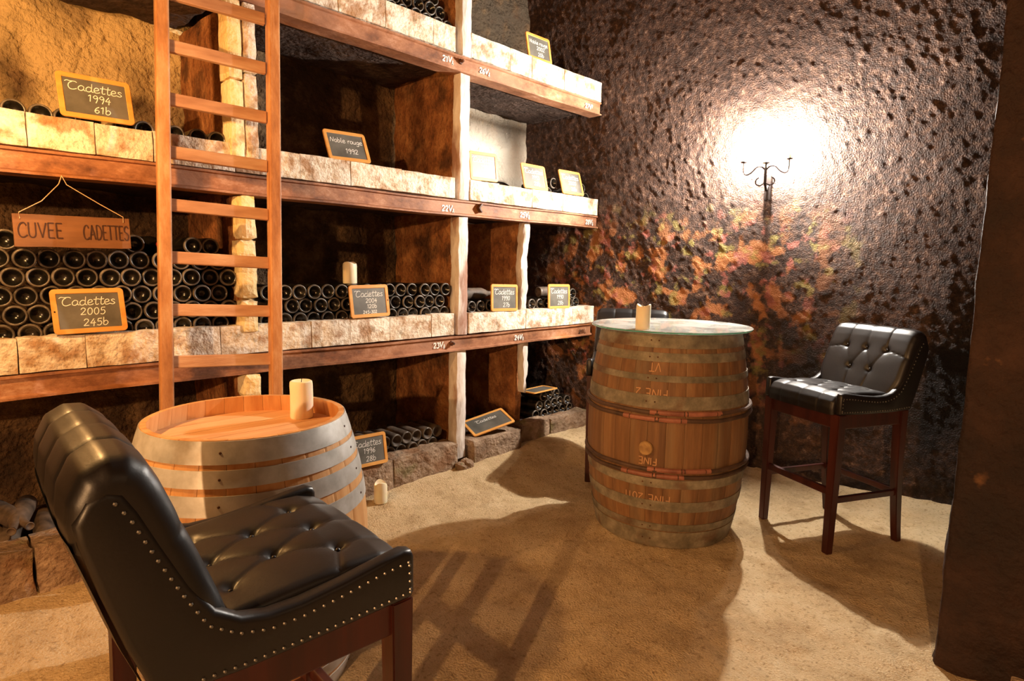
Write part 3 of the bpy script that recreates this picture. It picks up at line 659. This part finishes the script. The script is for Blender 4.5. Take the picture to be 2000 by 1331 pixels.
b2 = thing('wine_barrel', 'tall aged barrel with dull hoops carrying the round glass tabletop', 'barrel', (2.8259, 1.5976, 0))
pf2 = barrel(b2, 1.0512, .4093, .348, 30, m_oldoak, [(.982, 1.050), (.918, .960), (.826, .856), (.700, .762), (.318, .362), (.198, .250), (.094, .130), (.002, .088)], m_rhoop, .055, m_oldoak, (D(-161), D(20)))
rw = random.Random(2)
for zc in (.682, .650, .408, .378):
    bm = bmesh.new(); r = pf2(zc)+.007; n = 60
    tube(bm, [((r+.001*math.sin(q*1.7))*math.cos(2*PI*q/n), (r+.001*math.sin(q*1.7))*math.sin(2*PI*q/n), zc+.002*math.sin(q*.9)) for q in range(n)], .0105, 8, True)
    wh = obj('willow_hoop', bmme('willow_hoop', bm), m_willow, b2, True)
    # strips of red bark bound round the joint
    a0 = D(-179)+D(18 if zc in (.682, .408) else 0); a1 = a0+D(48 if zc in (.682,) else 42)
    cuts = [a0, a0+D(5), a0+D(22), a0+D(24), a1-D(4), a1]
    for ca, cb in zip(cuts[:-1], cuts[1:]):
        bm = bmesh.new(); tube(bm, [(r*math.cos(a), r*math.sin(a), zc+.001) for a in np.linspace(ca+.006, cb-.006, 8)], .0118, 8); obj('binding', bmme('binding', bm), m_bind, wh)
zb = .508; ab = D(-162.2)
V, F, _ = lathe([(.034, -.02), (.034, .012), (.030, .018), (.012, .017)], 20); bu = obj('bung', pyme('bung', V, F), m_bung, b2, loc=((pf2(zb))*math.cos(ab), pf2(zb)*math.sin(ab), zb))
bu.rotation_euler = Vector((math.cos(ab), math.sin(ab), 0)).to_track_quat('Z', 'Y').to_euler()
def on_b2(u, v):
    r = pf2(v)+.0022; a = u/.40; return (r*math.cos(a), r*math.sin(a), v)
for txt, ang, z, h in (('FINE 2', -161, .790, .042), ('VT', -159.5, .912, .040), ('FINE', -161, .462, .034), ('FINE 2011', -161, .278, .042)):
    writing('chalk_writing', [(txt, D(ang)*.40, z, h)], on_b2, m_bchalk, b2, .0045, True)
# glass top
gt = thing('glass_tabletop', 'round clear glass tabletop with green edge lying on the aged barrel', 'tabletop', (2.8259, 1.5976, 1.0514))
V, F, MI = lathe([(.402, 0), (.4052, .0025), (.4052, .0085), (.402, .011)], 96, True, True, [0, 1, 0])
me = pyme('pane', V, F); me.materials.append(m_glass); me.materials.append(m_gedge); me.polygons.foreach_set('material_index', MI)
obj('pane', me, None, gt)

# ================================================================== bar stools
def prof_mesh(name, pts, y0_, y1_, bev):
    bm = bmesh.new(); A = [bm.verts.new((x, y0_, z)) for x, z in pts]; B = [bm.verts.new((x, y1_, z)) for x, z in pts]
    n = len(pts); fa = bm.faces.new(A); fb = bm.faces.new(B[::-1])
    for i in range(n): bm.faces.new((A[i], B[i], B[(i+1) % n], A[(i+1) % n]))
    bmesh.ops.recalc_face_normals(bm, faces=bm.faces)
    es = list(set(fa.edges) | set(fb.edges)); bmesh.ops.bevel(bm, geom=es, offset=bev, segments=3, affect='EDGES', profile=.5)
    return bmme(name, bm)
SIDE = [(.232, .680), (.238, .69), (.238, .765), (.232, .778), (.215, .783), (.16, .776), (.08, .764), (.0, .756), (-.06, .757), (-.105, .768), (-.145, .795), (-.180, .85), (-.214, .92), (-.244, .985), (-.262, 1.015), (-.285, 1.022), (-.310, 1.010), (-.326, .98), (-.322, .95), (-.300, .87), (-.272, .78), (-.245, .71), (-.232, .680), (-.10, .674), (.05, .675)]
def tuft(U, V, buttons, seams, depth):
    d = 0*U
    for (a, b) in buttons: d = d + depth*np.exp(-((U-a)**2+(V-b)**2)/.014**2) + depth*.5*np.exp(-((U-a)**2+(V-b)**2)/.05**2)
    for (a0, b0, a1, b1_) in seams:
        ex, ey = a1-a0, b1_-b0; ll = ex*ex+ey*ey
        t = np.clip(((U-a0)*ex+(V-b0)*ey)/ll, 0, 1); q = (U-a0-t*ex)**2+(V-b0-t*ey)**2
        d = d + .003*np.exp(-q/.0035**2) + .002*np.exp(-q/.018**2)
    return d
def make_stool(label, loc, rot):
    t = thing('bar_stool', label, 'bar stool', loc, rot, 'tufted black leather bar stools'); t.scale = (.965, 1, 1.009)
    HW = .226
    for s in (-1, 1):
        me = prof_mesh('side_panel', SIDE, s*HW-.020 if s > 0 else -HW-.016, s*HW+.016 if s > 0 else -HW+.020, .011)
        o = obj('side_panel', me, m_leather, t, True)
    # seat cushion: rolls over the front edge
    W2 = .2075
    path = [(-.17, .752), (-.10, .760), (0, .768), (.11, .774), (.18, .772), (.222, .760), (.244, .736), (.249, .706), (.246, .676)]
    pl = [0]
    for a, b in zip(path[:-1], path[1:]): pl.append(pl[-1]+math.hypot(b[0]-a[0], b[1]-a[1]))
    px = np.array([p[0] for p in path]); pz = np.array([p[1] for p in path]); pl = np.array(pl)
    # the outermost strips of a cushion turn down over its sides
    def wrap(U, half, drop, rad):
        q = (U-.5)*2; side = .16; f = np.clip(np.abs(q)/(1-side), 0, 1); t_ = np.clip((np.abs(q)-(1-side))/side, 0, 1)
        a = np.clip(t_*2, 0, 1)*PI/2; dn = np.clip(t_*2-1, 0, 1)*(drop-rad)
        y = np.sign(q)*(f*(half-rad)+rad*np.sin(a)); return y, rad*(1-np.cos(a))+dn, 1-t_
    def seat_fn(U, Vv):
        s = Vv*pl[-1]; y, sink, kf = wrap(U, W2, .05, .016)
        x = np.interp(s, pl, px); z = np.interp(s, pl, pz)
        bt = [(-.12, .30), (0, .30), (.12, .30), (-.06, .19), (.06, .19), (-.12, .085), (0, .085), (.12, .085)]
        sm = [(-.12, .30, -.12, pl[-1]), (0, .30, 0, pl[-1]), (.12, .30, .12, pl[-1])]
        for (a, b) in ((-.06, .19), (.06, .19)):
            for (c, d_) in bt:
                if abs(c-a) < .07 and abs(d_-b) > .05: sm.append((a, b, c, d_))
        sm += [(-.12, .30, -.207, .26), (.12, .30, .207, .26)]
        d = tuft(y, s, bt, sm, .008)*kf; puff = .009*(1-np.clip(np.abs(y)/W2, 0, 1)**4)
        tx = np.gradient(px, pl); tz = np.gradient(pz, pl); nx = np.interp(s, pl, -tz); nzv = np.interp(s, pl, tx); h = puff-d-sink
        return np.stack([x+nx*h, y, z+nzv*h], -1)
    obj('seat_cushion', grid_mesh('seat_cushion', seat_fn, 84, 84), m_leather, t, True)
    # back cushion: up the front of the back, over the roll, a little way down behind
    bp = [(-.112, .745), (-.136, .81), (-.166, .89), (-.195, .965), (-.213, 1.010), (-.229, 1.040), (-.252, 1.059), (-.281, 1.061), (-.309, 1.045), (-.326, 1.010), (-.330, .975), (-.325, .94)]
    bl = [0]
    for a, b in zip(bp[:-1], bp[1:]): bl.append(bl[-1]+math.hypot(b[0]-a[0], b[1]-a[1]))
    bx = np.array([p[0] for p in bp]); bz = np.array([p[1] for p in bp]); bl = np.array(bl)
    def back_fn(U, Vv):
        s = Vv*bl[-1]; y, sink, kf = wrap(U, .240, .060, .026)
        x = np.interp(s, bl, bx); z = np.interp(s, bl, bz)
        bt = [(-.115, .225), (0, .225), (.115, .225), (-.058, .115), (.058, .115)]
        sm = [(a, b, a, bl[-1]) for a, b in bt[:3]]
        for (a, b) in bt[3:]:
            sm += [(a, b, a-.0575, .225), (a, b, a+.0575, .225), (a, b, a, 0)]
        sm += [(-.115, .225, -.24, .20), (.115, .225, .24, .20)]
        d = tuft(y, s, bt, sm, .009)*(.35+.65*kf); puff = .008*(1-np.clip(np.abs(y)/.24, 0, 1)**4)
        tx = np.gradient(bx, bl); tz = np.gradient(bz, bl)
        nx = np.interp(s, bl, tz); nzv = np.interp(s, bl, -tx); h = puff-d-sink
        # shoulders: the top corners round off
        k = np.clip((.10-s)/.10, 0, 1)      # narrows between the arms at the foot
        e = np.clip((np.abs(y)-.19)/.05, 0, 1)**2*np.clip((s-.22)/.08, 0, 1)
        return np.stack([x+nx*h, y*(1-.16*k*k), z+nzv*h-e*.008], -1)
    obj('back_cushion', grid_mesh('back_cushion', back_fn, 84, 84), m_leather, t, True)
    # plain outer back
    op = [(-.331, .95), (-.306, .87), (-.279, .78), (-.252, .71), (-.238, .680)]
    def out_fn(U, Vv):
        s = Vv*(len(op)-1); y = (U-.5)*2*.226; i = np.arange(len(op))
        x = np.interp(s, i, [p[0] for p in op]); z = np.interp(s, i, [p[1] for p in op])
        return np.stack([x-.006*(1-(np.abs(U-.5)*2)**4), y, z], -1)
    obj('outer_back', grid_mesh('outer_back', out_fn, 20, 20), m_leather, t, True)
    bm = bmesh.new()
    for (s_, a) in ((.30, -.12), (.30, 0), (.30, .12), (.19, -.06), (.19, .06), (.085, -.12), (.085, 0), (.085, .12)):
        bmesh.ops.create_uvsphere(bm, u_segments=8, v_segments=5, radius=.006, matrix=Matrix.Translation((np.interp(s_, pl, px), a, np.interp(s_, pl, pz)-.009)))
    for (s_, a) in ((.225, -.115), (.225, 0), (.225, .115), (.115, -.058), (.115, .058)):
        bmesh.ops.create_uvsphere(bm, u_segments=8, v_segments=5, radius=.006, matrix=Matrix.Translation((np.interp(s_, bl, bx)-.008, a, np.interp(s_, bl, bz)+.002)))
    o = obj('tuft_buttons', bmme('tuft_buttons', bm), m_leather, t, True); o['kind'] = 'stuff'
    # nail heads along the edges of both sides
    def along(pts, step):
        out = []; acc = 0
        for a, b in zip(pts[:-1], pts[1:]):
            L = math.hypot(b[0]-a[0], b[1]-a[1]); q = acc
            while q < L: out.append((a[0]+(b[0]-a[0])*q/L, a[1]+(b[1]-a[1])*q/L)); q += step
            acc = q-L
        return out
    line = [(.222, .757), (.16, .752), (.08, .740), (.0, .731), (-.06, .731), (-.112, .744), (-.158, .775), (-.194, .84), (-.228, .91), (-.257, .975), (-.275, 1.002)]
    low = [(.226, .694), (.05, .688), (-.10, .687), (-.225, .694)]
    fr = [(.224, .750), (.226, .698)]
    bm = bmesh.new()
    for s in (-1, 1):
        for x, z in along(line, .0185)+along(low, .0165)+along(fr, .0165):
            bmesh.ops.create_uvsphere(bm, u_segments=7, v_segments=4, radius=.0036, matrix=Matrix.Translation((x, s*(HW+.0155), z)))
    o = obj('nail_heads', bmme('nail_heads', bm), m_nail, t, True); o['kind'] = 'stuff'
    # legs, aprons, foot rails
    def leg(x0, x1, y, w0, w1, ztop=.678):
        bm = bmesh.new(); n = 8; rings = []
        for i in range(n+1):
            f = i/n; z = ztop*(1-f); xx = x0+(x1-x0)*f*f; ww = (w0+(w1-w0)*f)/2
            rings.append([bm.verts.new((xx+a*ww, y+b*ww, z)) for a, b in ((-1, -1), (1, -1), (1, 1), (-1, 1))])
        for i in range(n):
            for k in range(4): bm.faces.new((rings[i][k], rings[i][(k+1) % 4], rings[i+1][(k+1) % 4], rings[i+1][k]))
        bm.faces.new(rings[0][::-1]); bm.faces.new(rings[-1])
        bmesh.ops.recalc_face_normals(bm, faces=bm.faces)
        bmesh.ops.bevel(bm, geom=[e for e in bm.edges if e.calc_face_angle(0) > 1], offset=.003, segments=2, affect='EDGES')
        return bmme('leg', bm)
    for s in (-1, 1):
        obj('leg', leg(.212, .215, s*.212, .050, .036), m_mahog, t); obj('leg', leg(-.205, -.258, s*.212, .048, .034), m_mahog, t)
    def bar(name, a, b, w_, h):
        a = Vector(a); b = Vector(b); d = (b-a); L = d.length; R = d.to_track_quat('X', 'Z').to_matrix().to_4x4()
        bm = bmesh.new(); bev_box(bm, (0, -w_/2, -h/2), (L, w_/2, h/2), .004, 2, Matrix.Translation(a) @ R); obj(name, bmme(name, bm), m_mahog, t)
    for s in (-1, 1):
        bar('apron', (-.20, s*.214, .645), (.21, s*.214, .645), .026, .072)
        bar('foot_rail', (.213, s*.212, .262), (-.214, s*.212, .258), .020, .030)
    bar('apron', (.212, -.21, .645), (.212, .21, .645), .026, .072); bar('apron', (-.202, -.21, .645), (-.202, .21, .645), .026, .072)
    bar('foot_rail', (.213, -.212, .300), (.213, .212, .300), .024, .034); bar('foot_rail', (-.216, -.212, .262), (-.216, .212, .262), .020, .030)
    return t
st = make_stool('tufted black leather bar stool seen from its studded side beside the pale barrel', (.472, 1.182, 0), D(-3))
def stool_copy(label, loc, rot):
    c = dup(st); c.location = (*loc, 0); c.rotation_euler = (0, 0, rot); c['label'] = label; return c
stool_copy('black leather bar stool standing free by the right wall below the wall lamp', (3.338, .930), D(153.9))
stool_copy('black leather bar stool mostly hidden behind the glass-topped barrel', (3.285, 2.145), D(210))

# ================================================================== wall lamp
lx, ly = 3.955, 1.615; LZ = 1.965
lamp = thing('wall_lamp', 'lit wrought-iron wall candelabra with three bulbs on the right wall', 'wall lamp', (lx, ly, LZ))
wd = Vector((.165, -1, 0)).normalized(); wn = Vector((-1, -.165, 0)).normalized()    # along the wall (towards the viewer's right), out of the wall
def lp(a, b, z): v = wd*a+wn*b; return (v.x, v.y, z)
bm = bmesh.new()
tube(bm, [lp(0, -.095, -.06), lp(0, -.05, -.10), lp(0, 0, -.06), lp(0, 0, .0), lp(0, 0, .06)], [.006, .007, .009, .010, .007], 8)
obj('stem', bmme('stem', bm), m_iron, lamp, True)
bm = bmesh.new(); bev_box(bm, (-.02, -.008, -.14), (.02, .008, .03), .004, 2, Matrix.Translation(lp(0, -.092, -.02)) @ Matrix.Rotation(math.atan2(wd.y, wd.x), 4, 'Z')); obj('back_plate', bmme('back_plate', bm), m_iron, lamp)
arm_tips = []
for s in (-1, 1):
    bm = bmesh.new(); pts = [(0, .02), (s*.025, .045), (s*.055, .045), (s*.085, .015), (s*.115, .0), (s*.132, .012), (s*.136, .04), (s*.136, .075)]
    tube(bm, [lp(a, 0, z) for a, z in smooth_line(pts, 4)], .0055, 8)
    obj('arm', bmme('arm', bm), m_iron, lamp, True)
    bm = bmesh.new(); pts = [(0, -.055), (s*.03, -.072), (s*.055, -.06), (s*.055, -.035), (s*.038, -.022)]
    tube(bm, [lp(a, 0, z) for a, z in smooth_line(pts, 4)], [.0045]*17, 7); obj('scroll', bmme('scroll', bm), m_iron, lamp, True)
    arm_tips.append((s*.136, .075))
arm_tips.append((0, .06))
for a, z in arm_tips:
    lit = m_bulb if a == 0 else m_bulb2
    V, F, _ = lathe([(.006, 0), (.020, .004), (.022, .010), (.010, .012)], 14); obj('drip_cup', pyme('drip_cup', V, F), m_iron, lamp, True, lp(a, 0, z))
    V, F, _ = lathe([(.010, 0), (.010, .05), (.008, .052)], 14); obj('candle_sleeve', pyme('candle_sleeve', V, F), m_wax, lamp, True, lp(a, 0, z+.010))
    V, F, _ = lathe([(.008, 0), (.012, .008), (.0175, .022), (.0165, .036), (.010, .055), (.004, .068), (.001, .074)], 12); bo = obj('bulb', pyme('bulb', V, F), lit, lamp, True, lp(a, 0, z+.062))
